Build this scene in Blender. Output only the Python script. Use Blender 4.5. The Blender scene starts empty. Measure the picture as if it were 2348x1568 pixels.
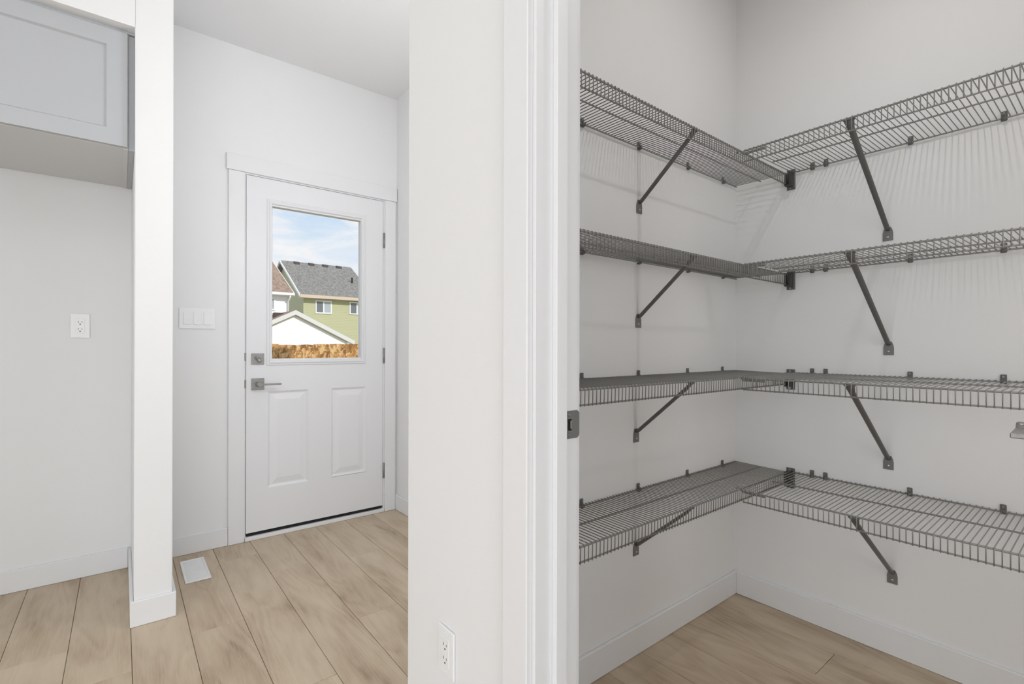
import bpy, bmesh, math, random
from mathutils import Matrix, Vector

random.seed(7)
scene = bpy.context.scene
COL = scene.collection
PI = math.pi

# ------------------------------------------------------------------ camera
cam_data = bpy.data.cameras.new('camera')
cam_data.sensor_width = 36.0
cam_data.lens = 17.262
cam_data.shift_y = 11.72 / 2348.0
cam_data.clip_start = 0.02
cam_data.clip_end = 500
cam = bpy.data.objects.new('camera', cam_data)
COL.objects.link(cam)
_yaw, _roll = math.radians(38.504), math.radians(0.123)
_f = Vector((math.sin(_yaw), math.cos(_yaw), 0))
_r = Vector((math.cos(_yaw), -math.sin(_yaw), 0))
_u = Vector((0, 0, 1))
_r2 = math.cos(_roll) * _r + math.sin(_roll) * _u
_u2 = -math.sin(_roll) * _r + math.cos(_roll) * _u
cam.matrix_world = Matrix((
    (_r2.x, _u2.x, -_f.x, 0.0),
    (_r2.y, _u2.y, -_f.y, 0.0),
    (_r2.z, _u2.z, -_f.z, 1.10),
    (0, 0, 0, 1)))
scene.camera = cam

# ------------------------------------------------------------------ colour management
scene.view_settings.view_transform = 'Standard'
scene.view_settings.look = 'None'
scene.view_settings.gamma = 1.0
scene.view_settings.exposure = 0.0
scene.view_settings.use_curve_mapping = False

# ------------------------------------------------------------------ world: pale blue sky with thin clouds
world = bpy.data.worlds.new('sky_world')
scene.world = world
world.use_nodes = True
nt = world.node_tree
nt.nodes.clear()
w_out = nt.nodes.new('ShaderNodeOutputWorld')
w_bg = nt.nodes.new('ShaderNodeBackground')
w_bg.inputs['Strength'].default_value = 0.96
w_tc = nt.nodes.new('ShaderNodeTexCoord')
w_map = nt.nodes.new('ShaderNodeMapping')
w_map.inputs['Scale'].default_value = (1.0, 1.0, 3.2)
w_map.inputs['Location'].default_value = (0.35, 0.1, 0.0)
w_noise = nt.nodes.new('ShaderNodeTexNoise')
w_noise.inputs['Scale'].default_value = 6.5
w_noise.inputs['Detail'].default_value = 8
w_noise.inputs['Roughness'].default_value = 0.58
w_noise.inputs['Distortion'].default_value = 0.35
w_ramp = nt.nodes.new('ShaderNodeValToRGB')
w_ramp.color_ramp.elements[0].position = 0.40
w_ramp.color_ramp.elements[0].color = (0, 0, 0, 1)
w_ramp.color_ramp.elements[1].position = 0.62
w_ramp.color_ramp.elements[1].color = (1, 1, 1, 1)
w_sep = nt.nodes.new('ShaderNodeSeparateXYZ')
w_hor = nt.nodes.new('ShaderNodeMapRange')
w_hor.inputs['From Min'].default_value = 0.05
w_hor.inputs['From Max'].default_value = 0.32
w_sky = nt.nodes.new('ShaderNodeMix')
w_sky.data_type = 'RGBA'
w_sky.inputs[6].default_value = (0.87, 0.915, 0.985, 1)
w_sky.inputs[7].default_value = (0.56, 0.755, 0.985, 1)
w_mix = nt.nodes.new('ShaderNodeMix')
w_mix.data_type = 'RGBA'
w_mix.inputs[7].default_value = (0.97, 0.97, 1.0, 1)
L = nt.links.new
L(w_tc.outputs['Generated'], w_map.inputs['Vector'])
L(w_map.outputs['Vector'], w_noise.inputs['Vector'])
L(w_noise.outputs['Fac'], w_ramp.inputs['Fac'])
L(w_tc.outputs['Generated'], w_sep.inputs['Vector'])
L(w_sep.outputs['Z'], w_hor.inputs['Value'])
L(w_hor.outputs['Result'], w_sky.inputs[0])
L(w_sky.outputs[2], w_mix.inputs[6])
L(w_ramp.outputs['Color'], w_mix.inputs[0])
L(w_mix.outputs[2], w_bg.inputs['Color'])
L(w_bg.outputs['Background'], w_out.inputs['Surface'])


def area_light(name, loc, rot, sx, sy, power, color=(1, 1, 1)):
    d = bpy.data.lights.new(name, 'AREA')
    d.shape = 'RECTANGLE'
    d.size, d.size_y = sx, sy
    d.energy = power
    d.color = color
    o = bpy.data.objects.new(name, d)
    COL.objects.link(o)
    o.location = loc
    o.rotation_euler = rot
    return o


sun_data = bpy.data.lights.new('sun', 'SUN')
sun_data.energy = 2.8
sun_data.angle = math.radians(0.6)
sun_data.color = (1.0, 0.97, 0.92)
sun = bpy.data.objects.new('sun', sun_data)
COL.objects.link(sun)
sun.rotation_euler = Vector((-0.25, 0.80, -0.55)).to_track_quat('-Z', 'Y').to_euler()

# daylight through the kitchen's windows (behind the photographer) and the lamps of the rooms, plus an added pantry side fill
COOL = (0.885, 0.94, 1.0)
area_light('window_daylight_back', (-1.5, -4.45, 1.35), (PI / 2, 0, 0), 3.4, 1.9, 86, COOL)
area_light('window_daylight_left', (-6.43, -0.9, 1.25), (PI / 2, 0, -PI / 2), 5.0, 2.1, 92, COOL)
area_light('kitchen_ceiling_light', (-1.3, 0.2, 2.75), (0, 0, 0), 1.2, 1.2, 9, COOL)
area_light('pantry_ceiling_light', (1.45, 0.34, 2.74), (0, 0, 0), 0.05, 0.05, 4.1, (1.0, 0.975, 0.945))
area_light('pantry_side_fill', (1.60, -0.545, 1.05), (PI / 2, 0, -0.20), 1.0, 1.3, 8.9, (1.0, 0.975, 0.945))  # added fill light, no fixture here; lifts the lower pantry walls
for lname, lloc, lpow, lrad in (('mudroom_lamp', (0.90, 1.65, 1.85), 11.5, 0.10),):
    lamp_data = bpy.data.lights.new(lname, 'POINT')
    lamp_data.energy = lpow
    lamp_data.color = (0.96, 0.975, 1.0)
    lamp_data.shadow_soft_size = lrad
    lamp = bpy.data.objects.new(lname, lamp_data)
    COL.objects.link(lamp)
    lamp.location = lloc


# ------------------------------------------------------------------ materials
def lin(c):
    return tuple(((x / 255.0) / 12.92 if x / 255.0 <= 0.04045 else ((x / 255.0 + 0.055) / 1.055) ** 2.4) for x in c) + (1.0,)


def base_mat(name, rgb, rough=0.5, metal=0.0, spec=0.5):
    m = bpy.data.materials.new(name)
    m.use_nodes = True
    b = m.node_tree.nodes['Principled BSDF']
    b.inputs['Base Color'].default_value = lin(rgb)
    b.inputs['Roughness'].default_value = rough
    b.inputs['Metallic'].default_value = metal
    b.inputs['Specular IOR Level'].default_value = spec
    return m, m.node_tree, b


def noise_bump(nt, b, scale, strength, dist, coord='Object', detail=3):
    tc = nt.nodes.new('ShaderNodeTexCoord')
    n = nt.nodes.new('ShaderNodeTexNoise')
    n.inputs['Scale'].default_value = scale
    n.inputs['Detail'].default_value = detail
    bp = nt.nodes.new('ShaderNodeBump')
    bp.inputs['Strength'].default_value = strength
    bp.inputs['Distance'].default_value = dist
    nt.links.new(tc.outputs[coord], n.inputs['Vector'])
    nt.links.new(n.outputs['Fac'], bp.inputs['Height'])
    nt.links.new(bp.outputs['Normal'], b.inputs['Normal'])
    return tc, n


def color_noise(nt, b, rgb1, rgb2, scale, detail=4, lo=0.35, hi=0.65, coord='Object', stretch=(1, 1, 1)):
    tc = nt.nodes.new('ShaderNodeTexCoord')
    mp = nt.nodes.new('ShaderNodeMapping')
    mp.inputs['Scale'].default_value = stretch
    n = nt.nodes.new('ShaderNodeTexNoise')
    n.inputs['Scale'].default_value = scale
    n.inputs['Detail'].default_value = detail
    r = nt.nodes.new('ShaderNodeValToRGB')
    r.color_ramp.elements[0].position = lo
    r.color_ramp.elements[0].color = lin(rgb1)
    r.color_ramp.elements[1].position = hi
    r.color_ramp.elements[1].color = lin(rgb2)
    nt.links.new(tc.outputs[coord], mp.inputs['Vector'])
    nt.links.new(mp.outputs['Vector'], n.inputs['Vector'])
    nt.links.new(n.outputs['Fac'], r.inputs['Fac'])
    nt.links.new(r.outputs['Color'], b.inputs['Base Color'])
    return n, r


M = {}
m, t, b = base_mat('wall_paint', (241, 241, 241), 0.65, spec=0.3)
noise_bump(t, b, 160, 0.12, 0.002)
M['wall'] = m
m, t, b = base_mat('ceiling_paint', (242, 242, 242), 0.85, spec=0.2)
noise_bump(t, b, 120, 0.15, 0.003)
M['ceiling'] = m
m, t, b = base_mat('trim_paint', (239, 239, 240), 0.38)
noise_bump(t, b, 60, 0.03, 0.001)
M['trim'] = m
m, t, b = base_mat('door_paint', (238, 238, 240), 0.42)
noise_bump(t, b, 90, 0.03, 0.001)
M['door'] = m
m, t, b = base_mat('cabinet_paint', (188, 190, 193), 0.45)
noise_bump(t, b, 70, 0.02, 0.001)
M['cabinet'] = m
m, t, b = base_mat('cabinet_inside', (222, 222, 221), 0.55)
M['cabinet_in'] = m
m, t, b = base_mat('white_plastic', (245, 245, 245), 0.3)
M['plastic'] = m
m, t, b = base_mat('slot_black', (22, 22, 22), 0.6)
M['slot'] = m
m, t, b = base_mat('rubber_black', (16, 16, 17), 0.55)
noise_bump(t, b, 50, 0.3, 0.004)
M['rubber'] = m
m, t, b = base_mat('coated_wire', (146, 145, 142), 0.42, 0.25)
M['wire'] = m
m, t, b = base_mat('coated_rail', (152, 151, 148), 0.38, 0.25)
M['rail'] = m
m, t, b = base_mat('brace_steel', (108, 107, 105), 0.45, 0.3)
noise_bump(t, b, 300, 0.05, 0.0005)
M['brace'] = m
m, t, b = base_mat('brace_foot', (126, 125, 122), 0.45, 0.35)
M['foot'] = m
m, t, b = base_mat('dark_plastic', (106, 105, 103), 0.5, 0.0)
M['clip'] = m
m, t, b = base_mat('socket_dark', (66, 66, 65), 0.5, 0.0)
M['socket'] = m
m, t, b = base_mat('screw_zinc', (205, 203, 200), 0.3, 0.9)
M['screw'] = m
m, t, b = base_mat('satin_nickel', (190, 188, 184), 0.36, 0.7)
color_noise(t, b, (154, 152, 149), (170, 168, 165), 180, 2, 0.3, 0.7)
M['nickel'] = m
m, t, b = base_mat('strike_steel', (146, 145, 143), 0.38, 0.65)
M['strike'] = m

# glass: thin pane, partly reflecting
m = bpy.data.materials.new('clear_glass')
m.use_nodes = True
t = m.node_tree
t.nodes.clear()
o_ = t.nodes.new('ShaderNodeOutputMaterial')
mx = t.nodes.new('ShaderNodeMixShader')
tr = t.nodes.new('ShaderNodeBsdfTransparent')
tr.inputs['Color'].default_value = (0.985, 0.99, 0.985, 1)
gl = t.nodes.new('ShaderNodeBsdfGlossy')
gl.inputs['Roughness'].default_value = 0.02
fr = t.nodes.new('ShaderNodeFresnel')
fr.inputs['IOR'].default_value = 1.25
t.links.new(fr.outputs['Fac'], mx.inputs[0])
t.links.new(tr.outputs['BSDF'], mx.inputs[1])
t.links.new(gl.outputs['BSDF'], mx.inputs[2])
t.links.new(mx.outputs['Shader'], o_.inputs['Surface'])
M['glass'] = m


# oak laminate: grain runs along the plank's own Y, every plank draws its own patch of grain
def oak():
    m, t, b = base_mat('oak_laminate', (181, 160, 138), 0.42, spec=0.35)
    N, K = t.nodes.new, t.links.new
    tc = N('ShaderNodeTexCoord')
    oi = N('ShaderNodeObjectInfo')
    off = N('ShaderNodeCombineXYZ')
    mu = N('ShaderNodeMath'); mu.operation = 'MULTIPLY'; mu.inputs[1].default_value = 37.0
    mu2 = N('ShaderNodeMath'); mu2.operation = 'MULTIPLY'; mu2.inputs[1].default_value = 91.0
    K(oi.outputs['Random'], mu.inputs[0]); K(oi.outputs['Random'], mu2.inputs[0])
    K(mu.outputs[0], off.inputs[0]); K(mu2.outputs[0], off.inputs[1])
    add = N('ShaderNodeVectorMath'); add.operation = 'ADD'
    K(tc.outputs['Object'], add.inputs[0]); K(off.outputs[0], add.inputs[1])
    # broad cathedral figure
    mp = N('ShaderNodeMapping'); mp.inputs['Scale'].default_value = (6.5, 1.25, 1)
    K(add.outputs[0], mp.inputs['Vector'])
    n1 = N('ShaderNodeTexNoise'); n1.inputs['Scale'].default_value = 1.0
    n1.inputs['Detail'].default_value = 2.0; n1.inputs['Distortion'].default_value = 0.5
    K(mp.outputs[0], n1.inputs['Vector'])
    ring = N('ShaderNodeMath'); ring.operation = 'MULTIPLY'; ring.inputs[1].default_value = 54.0
    K(n1.outputs['Fac'], ring.inputs[0])
    sn = N('ShaderNodeMath'); sn.operation = 'SINE'
    K(ring.outputs[0], sn.inputs[0])
    # fine straight grain
    mp2 = N('ShaderNodeMapping'); mp2.inputs['Scale'].default_value = (190, 9.0, 1)
    K(add.outputs[0], mp2.inputs['Vector'])
    n2 = N('ShaderNodeTexNoise'); n2.inputs['Scale'].default_value = 1.0
    n2.inputs['Detail'].default_value = 5.0; n2.inputs['Roughness'].default_value = 0.65
    K(mp2.outputs[0], n2.inputs['Vector'])
    # big soft light/dark clouds
    mp3 = N('ShaderNodeMapping'); mp3.inputs['Scale'].default_value = (10, 2.6, 1)
    K(add.outputs[0], mp3.inputs['Vector'])
    n3 = N('ShaderNodeTexNoise'); n3.inputs['Scale'].default_value = 1.0; n3.inputs['Detail'].default_value = 3.0
    K(mp3.outputs[0], n3.inputs['Vector'])

    def mul_add(src, k, prev):
        a = N('ShaderNodeMath'); a.operation = 'MULTIPLY_ADD'; a.inputs[1].default_value = k
        K(src, a.inputs[0])
        if prev is None:
            a.inputs[2].default_value = 0.0
        else:
            K(prev, a.inputs[2])
        return a.outputs[0]
    v = mul_add(n3.outputs['Fac'], 0.92, None)
    v = mul_add(n2.outputs['Fac'], 0.42, v)
    v = mul_add(sn.outputs[0], 0.050, v)
    # scattered dark knots, stretched along the grain
    vo = N('ShaderNodeTexVoronoi'); vo.feature = 'F1'; vo.inputs['Scale'].default_value = 1.0
    mp4 = N('ShaderNodeMapping'); mp4.inputs['Scale'].default_value = (5.5, 2.1, 1)
    K(add.outputs[0], mp4.inputs['Vector']); K(mp4.outputs[0], vo.inputs['Vector'])
    kn = N('ShaderNodeMapRange'); kn.inputs['From Min'].default_value = 0.0; kn.inputs['From Max'].default_value = 0.16
    kn.inputs['To Min'].default_value = -0.16; kn.inputs['To Max'].default_value = 0.0
    K(vo.outputs['Distance'], kn.inputs['Value'])
    v = mul_add(kn.outputs['Result'], 1.0, v)
    rnd = N('ShaderNodeMath'); rnd.operation = 'MULTIPLY'; rnd.inputs[1].default_value = 7.31
    K(oi.outputs['Random'], rnd.inputs[0])
    frc = N('ShaderNodeMath'); frc.operation = 'FRACT'; K(rnd.outputs[0], frc.inputs[0])
    v = mul_add(frc.outputs[0], 0.10, v)
    rp = N('ShaderNodeValToRGB')
    e = rp.color_ramp.elements
    e[0].position = 0.42; e[0].color = lin((157, 137, 113))
    e[1].position = 1.0; e[1].color = lin((210, 193, 169))
    k = e.new(0.60); k.color = lin((188, 168, 143))
    k = e.new(0.78); k.color = lin((202, 184, 159))
    K(v, rp.inputs['Fac'])
    K(rp.outputs['Color'], b.inputs['Base Color'])
    bp = N('ShaderNodeBump'); bp.inputs['Strength'].default_value = 0.08; bp.inputs['Distance'].default_value = 0.001
    K(n2.outputs['Fac'], bp.inputs['Height']); K(bp.outputs['Normal'], b.inputs['Normal'])
    return m


M['oak'] = oak()
m, t, b = base_mat('plank_joint', (108, 90, 72), 0.7)
M['joint'] = m


def siding(name, rgb, pitch=0.16, depth=0.02):
    m, t, b = base_mat(name, rgb, 0.55, spec=0.25)
    N, K = t.nodes.new, t.links.new
    tc = N('ShaderNodeTexCoord'); sp = N('ShaderNodeSeparateXYZ')
    K(tc.outputs['Object'], sp.inputs[0])
    dv = N('ShaderNodeMath'); dv.operation = 'DIVIDE'; dv.inputs[1].default_value = pitch
    K(sp.outputs['Z'], dv.inputs[0])
    fr = N('ShaderNodeMath'); fr.operation = 'FRACT'; K(dv.outputs[0], fr.inputs[0])
    iv = N('ShaderNodeMath'); iv.operation = 'SUBTRACT'; iv.inputs[0].default_value = 1.0
    K(fr.outputs[0], iv.inputs[1])
    bp = N('ShaderNodeBump'); bp.inputs['Strength'].default_value = 1.0; bp.inputs['Distance'].default_value = depth
    K(iv.outputs[0], bp.inputs['Height']); K(bp.outputs['Normal'], b.inputs['Normal'])
    return m


M['siding_white'] = siding('white_siding', (240, 240, 240), 0.2, 0.008)
M['siding_green'] = siding('green_siding', (184, 183, 147), 0.125, 0.007)
m, t, b = base_mat('grey_shingles', (140, 138, 138), 0.9, spec=0.1)
color_noise(t, b, (114, 111, 108), (148, 144, 140), 3.4, 5, 0.34, 0.66, stretch=(2.4, 1, 1))
M['shingle_grey'] = m
m, t, b = base_mat('brown_shingles', (150, 126, 110), 0.9, spec=0.1)
color_noise(t, b, (134, 112, 99), (166, 143, 128), 3.0, 6, 0.36, 0.64, stretch=(2.4, 1, 1))
M['shingle_brown'] = m
m, t, b = base_mat('tan_fascia', (205, 184, 164), 0.5)
M['tan'] = m
m, t, b = base_mat('white_fascia', (236, 235, 234), 0.5)
M['ext_white'] = m
m, t, b = base_mat('light_grey_fascia', (212, 210, 208), 0.5)
M['grey_fascia'] = m
m, t, b = base_mat('vent_brown', (74, 62, 56), 0.7)
M['vent_dark'] = m
m, t, b = base_mat('dark_pane', (112, 116, 120), 0.15, spec=0.6)
M['dark_pane'] = m
m, t, b = base_mat('pale_pane', (172, 180, 184), 0.2, spec=0.6)
M['pale_pane'] = m
m, t, b = base_mat('dry_lawn', (140, 138, 100), 0.95)
color_noise(t, b, (120, 122, 84), (160, 152, 116), 1.2, 5)
M['lawn'] = m


def rough_board():
    m, t, b = base_mat('rough_board', (178, 128, 72), 0.8, spec=0.15)
    N, K = t.nodes.new, t.links.new
    tc = N('ShaderNodeTexCoord'); oi = N('ShaderNodeObjectInfo')
    mu = N('ShaderNodeMath'); mu.operation = 'MULTIPLY'; mu.inputs[1].default_value = 53.0
    K(oi.outputs['Random'], mu.inputs[0])
    add = N('ShaderNodeVectorMath'); add.operation = 'ADD'
    cb = N('ShaderNodeCombineXYZ'); K(mu.outputs[0], cb.inputs[0]); K(mu.outputs[0], cb.inputs[2])
    K(tc.outputs['Object'], add.inputs[0]); K(cb.outputs[0], add.inputs[1])
    wob = N('ShaderNodeTexNoise'); wob.inputs['Scale'].default_value = 14.0; wob.inputs['Detail'].default_value = 3.0
    K(add.outputs[0], wob.inputs['Vector'])
    ad2 = N('ShaderNodeVectorMath'); ad2.operation = 'MULTIPLY_ADD'
    ad2.inputs[1].default_value = (0.10, 0.10, 0.10)
    K(wob.outputs['Color'], ad2.inputs[0]); K(add.outputs[0], ad2.inputs[2])
    mp = N('ShaderNodeMapping'); mp.inputs['Scale'].default_value = (52, 52, 24); mp.inputs['Rotation'].default_value = (0, 0.35, 0)
    K(ad2.outputs[0], mp.inputs['Vector'])
    vo = N('ShaderNodeTexVoronoi'); vo.inputs['Scale'].default_value = 1.0
    K(mp.outputs[0], vo.inputs['Vector'])
    sx = N('ShaderNodeSeparateXYZ'); K(vo.outputs['Color'], sx.inputs[0])
    n = N('ShaderNodeMath'); n.operation = 'MULTIPLY_ADD'; n.inputs[1].default_value = 0.5
    K(sx.outputs[0], n.inputs[0])
    sc = N('ShaderNodeMath'); sc.operation = 'MULTIPLY'; sc.inputs[1].default_value = 0.55
    K(wob.outputs['Fac'], sc.inputs[0]); K(sc.outputs[0], n.inputs[2])
    r = N('ShaderNodeValToRGB')
    e = r.color_ramp.elements
    e[0].position = 0.30; e[0].color = lin((128, 92, 56))
    e[1].position = 0.74; e[1].color = lin((210, 176, 128))
    k = e.new(0.45); k.color = lin((164, 119, 70))
    k = e.new(0.58); k.color = lin((186, 142, 90))
    K(n.outputs[0], r.inputs['Fac']); K(r.outputs['Color'], b.inputs['Base Color'])
    return m


M['board'] = rough_board()


# ------------------------------------------------------------------ mesh helpers
class MB:
    """collects shapes, then links them as ONE mesh object"""

    def __init__(self):
        self.bm = bmesh.new()

    def box(self, x0, x1, y0, y1, z0, z1, bev=0.0, seg=1):
        b2 = bmesh.new()
        bmesh.ops.create_cube(b2, size=1.0)
        for v in b2.verts:
            v.co = Vector(((x0 + x1) / 2 + v.co.x * (x1 - x0), (y0 + y1) / 2 + v.co.y * (y1 - y0), (z0 + z1) / 2 + v.co.z * (z1 - z0)))
        if bev > 0:
            bmesh.ops.bevel(b2, geom=b2.edges[:], offset=bev, segments=seg, profile=0.5, affect='EDGES', clamp_overlap=True)
        self._merge(b2)
        return self

    def _merge(self, b2):
        me = bpy.data.meshes.new('tmp')
        b2.to_mesh(me)
        b2.free()
        self.bm.from_mesh(me)
        bpy.data.meshes.remove(me)

    def prism(self, pts, axis, a, c, bev=0.0):
        """polygon pts in the plane across `axis`, extruded from a to c"""
        def P(p, h):
            return {'x': (h, p[0], p[1]), 'y': (p[0], h, p[1]), 'z': (p[0], p[1], h)}[axis]
        b2 = bmesh.new()
        lo = [b2.verts.new(P(p, a)) for p in pts]
        hi = [b2.verts.new(P(p, c)) for p in pts]
        n = len(pts)
        b2.faces.new(lo[::-1])
        b2.faces.new(hi)
        for i in range(n):
            b2.faces.new((lo[i], lo[(i + 1) % n], hi[(i + 1) % n], hi[i]))
        bmesh.ops.recalc_face_normals(b2, faces=b2.faces[:])
        if bev > 0:
            bmesh.ops.bevel(b2, geom=b2.edges[:], offset=bev, segments=1, profile=0.5, affect='EDGES', clamp_overlap=True)
        self._merge(b2)
        return self

    def tube(self, path, r, sides=8, ry=None, cap=True, up=(1, 0, 0), radii=None):
        """sweep an ellipse (r across `up`, ry the other way) along path"""
        ry = ry or r
        b2 = bmesh.new()
        path = [Vector(p) for p in path]
        n = len(path)
        rings = []
        for i, p in enumerate(path):
            if i == 0:
                d = path[1] - p
            elif i == n - 1:
                d = p - path[i - 1]
            else:
                d = (path[i + 1] - p).normalized() + (p - path[i - 1]).normalized()
            d.normalize()
            u = Vector(up)
            u = u - d * u.dot(d)
            if u.length < 1e-4:
                u = Vector((0, 1, 0)) - d * d.y
            u.normalize()
            w = d.cross(u)
            k1, k2 = (radii[i] if radii else (r, ry))
            rings.append([b2.verts.new(p + u * math.cos(2 * PI * j / sides) * k1 + w * math.sin(2 * PI * j / sides) * k2) for j in range(sides)])
        for i in range(n - 1):
            for j in range(sides):
                f = b2.faces.new((rings[i][j], rings[i][(j + 1) % sides], rings[i + 1][(j + 1) % sides], rings[i + 1][j]))
                f.smooth = True
        if cap:
            b2.faces.new(rings[0][::-1])
            b2.faces.new(rings[-1])
        bmesh.ops.recalc_face_normals(b2, faces=b2.faces[:])
        self._merge(b2)
        return self

    def lathe(self, prof, axis_o, axis_d, sides=16):
        """profile of (distance along axis, radius)"""
        o, d = Vector(axis_o), Vector(axis_d).normalized()
        u = d.orthogonal().normalized()
        w = d.cross(u)
        b2 = bmesh.new()
        rings = [[b2.verts.new(o + d * a + (u * math.cos(2 * PI * j / sides) + w * math.sin(2 * PI * j / sides)) * max(r, 1e-5)) for j in range(sides)] for a, r in prof]
        for i in range(len(rings) - 1):
            for j in range(sides):
                f = b2.faces.new((rings[i][j], rings[i][(j + 1) % sides], rings[i + 1][(j + 1) % sides], rings[i + 1][j]))
                f.smooth = True
        b2.faces.new(rings[0][::-1])
        b2.faces.new(rings[-1])
        bmesh.ops.recalc_face_normals(b2, faces=b2.faces[:])
        self._merge(b2)
        return self

    def mesh(self, name):
        me = bpy.data.meshes.new(name)
        self.bm.to_mesh(me)
        self.bm.free()
        return me

    def build(self, name, mat, parent=None, loc=(0, 0, 0)):
        return link(name, self.mesh(name), mat, parent, loc)


def link(name, me, mat, parent=None, loc=(0, 0, 0)):
    if mat is not None and not me.materials:
        me.materials.append(M[mat])
    o = bpy.data.objects.new(name, me)
    COL.objects.link(o)
    o.location = loc
    if parent is not None:
        o.parent = parent
    return o


def empty(name, loc=(0, 0, 0), rot=(0, 0, 0), parent=None):
    o = bpy.data.objects.new(name, None)
    COL.objects.link(o)
    o.location = loc
    o.rotation_euler = rot
    o.empty_display_size = 0.05
    if parent is not None:
        o.parent = parent
    return o


def tag(o, label=None, cat=None, group=None, kind=None):
    if label: o['label'] = label
    if cat: o['category'] = cat
    if group: o['group'] = group
    if kind: o['kind'] = kind
    return o


def struct(o, label=None):
    return tag(o, label, None, None, 'structure')


def duplicate(root, loc, label):
    """a thing with copies of its parts and sub-parts"""
    r = root.copy()
    COL.objects.link(r)
    r.location = loc
    r['label'] = label
    for ch in list(root.children):
        c = ch.copy()
        COL.objects.link(c)
        c.parent = r
        for g in list(ch.children):
            d = g.copy()
            COL.objects.link(d)
            d.parent = c
    return r


# ------------------------------------------------------------------ room measures (metres)
YB = 3.107      # wall with the back door and the fridge niche
CEIL = 2.78
XF0, XF1 = 0.626, 0.740      # kitchen / pantry partition
YPL = 1.105     # pantry left wall, pantry face
YPH = 1.252     # its mudroom face
XPR = 2.167     # pantry back wall
XH = 1.465      # mudroom right wall
YJ = 0.713      # pantry doorway jamb
YJ2 = 0.052    # other jamb
YPR = -0.56     # pantry right wall
KX0, KY0 = -6.5, -4.5
PX0 = -1.13     # the boards are laid one by one from here on
BH, BT = 0.100, 0.012        # baseboard

# floor: sub-floor slab and one plank per board
floor = MB().box(PX0, XPR + 0.02, -1.5, YB + 0.02, -0.06, -0.0085).build('floor', 'joint')
struct(floor, 'light oak plank floor running from the kitchen into the mudroom and pantry')
struct(MB().box(KX0, PX0, KY0, YB, -0.06, 0.0).box(PX0, XPR, KY0, -1.5, -0.06, 0.0).build('floor_kitchen', 'oak'))
PW, PL, GAP = 0.18, 1.223, 0.0013
joint_y = {-3: 2.38, -2: 2.38, -1: 2.104, 0: 1.81, 1: 2.224, 2: 2.88, 3: 2.600, 4: 1.947, 5: 2.533, 6: 1.98, 7: 2.42, 8: 0.22, 9: 0.0, 10: 0.658, 11: 1.22}
for k in range(-7, 12):
    x0 = max(0.0305 + PW * k, PX0)
    x1 = min(0.0305 + PW * (k + 1), XPR)
    if x1 - x0 < 0.02:
        continue
    y = joint_y.get(k, random.random() * PL)
    while y > -1.5:
        y -= PL
    while y < YB:
        a, c = max(y, -1.5), min(y + PL, YB)
        y += PL
        if c - a < 0.01:
            continue
        if x0 > XH + 0.02 and a > YPL + 0.02:
            continue
        if x0 > XF1 and c < YPR - 0.05:
            continue
        hx, hy = (x1 - x0) / 2 - GAP / 2, (c - a) / 2 - GAP / 2
        b2 = bmesh.new()
        bv = 0.0016
        lo = [b2.verts.new((sx * hx, sy * hy, -0.008)) for sx, sy in ((-1, -1), (1, -1), (1, 1), (-1, 1))]
        mid = [b2.verts.new((sx * hx, sy * hy, -bv)) for sx, sy in ((-1, -1), (1, -1), (1, 1), (-1, 1))]
        top = [b2.verts.new((sx * (hx - bv), sy * (hy - bv), 0)) for sx, sy in ((-1, -1), (1, -1), (1, 1), (-1, 1))]
        b2.faces.new(top)
        for i in range(4):
            j = (i + 1) % 4
            b2.faces.new((mid[i], mid[j], top[j], top[i]))
            b2.faces.new((lo[i], lo[j], mid[j], mid[i]))
        me = bpy.data.meshes.new('floor_plank')
        b2.to_mesh(me)
        b2.free()
        link('floor_plank', me, 'oak', floor, ((x0 + x1) / 2, (a + c) / 2, 0))

# ceiling
ceil = MB().box(KX0 - 0.2, XPR + 0.2, KY0 - 0.2, YB + 0.2, CEIL, CEIL + 0.15).build('ceiling', 'ceiling')
struct(ceil, 'plain white ceiling')

# back wall, with the door opening
DX0, DX1, DZ1 = 0.545, 1.374, 2.078
w = MB()
w.box(KX0 - 0.2, DX0, YB, YB + 0.17, -0.06, CEIL)
w.box(DX1, XPR + 0.2, YB, YB + 0.17, -0.06, CEIL)
w.box(DX0, DX1, YB, YB + 0.17, DZ1, CEIL)
w.box(DX0, DX1, YB, YB + 0.17, -0.06, -0.002)
struct(w.build('wall_back', 'wall'), 'white painted wall around the back door')
# kitchen / pantry partition with its doorway
w = MB()
w.box(XF0, XF1, YJ + 0.013, YPH, 0, CEIL, 0.003)
w.box(XF0, XF1, YJ2 - 0.013, YJ + 0.013, 2.085, CEIL)
w.box(XF0, XF1, KY0, YJ2 - 0.013, 0, CEIL)
struct(w.build('wall_front', 'wall'), 'white wall end between the mudroom opening and the pantry doorway')
w = MB().box(XF1, XPR + 0.1, YPL, YPH, 0, CEIL)
struct(w.build('wall_left', 'wall'), 'left wall of the pantry carrying the narrow shelves')
w = MB().box(XPR, XPR + 0.1, YPR - 0.1, YPL, 0, CEIL)
struct(w.build('wall_right', 'wall'), 'back wall of the pantry carrying the deep shelves')
w = MB().box(XF1, XPR, YPR - 0.1, YPR, 0, CEIL)
struct(w.build('wall_pantry_side', 'wall'))
w = MB().box(XH, XH + 0.12, YPH, YB, 0, CEIL)
struct(w.build('wall_mudroom', 'wall'), 'narrow white wall right of the back door')
# partition beside the fridge niche, with the header over the niche
YP = 2.432
w = MB().box(0.040, 0.165, YP, YB, 0, CEIL, 0.003)
struct(w.build('wall_niche', 'wall'), 'white partition end between the fridge niche and the mudroom')
w = MB().box(-0.95, 0.040, YP, YP + 0.115, 2.353, CEIL)
w.box(-1.07, -0.95, YP, YB, 0, CEIL)
struct(w.build('wall_header', 'wall'), 'white header over the fridge niche')
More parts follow.
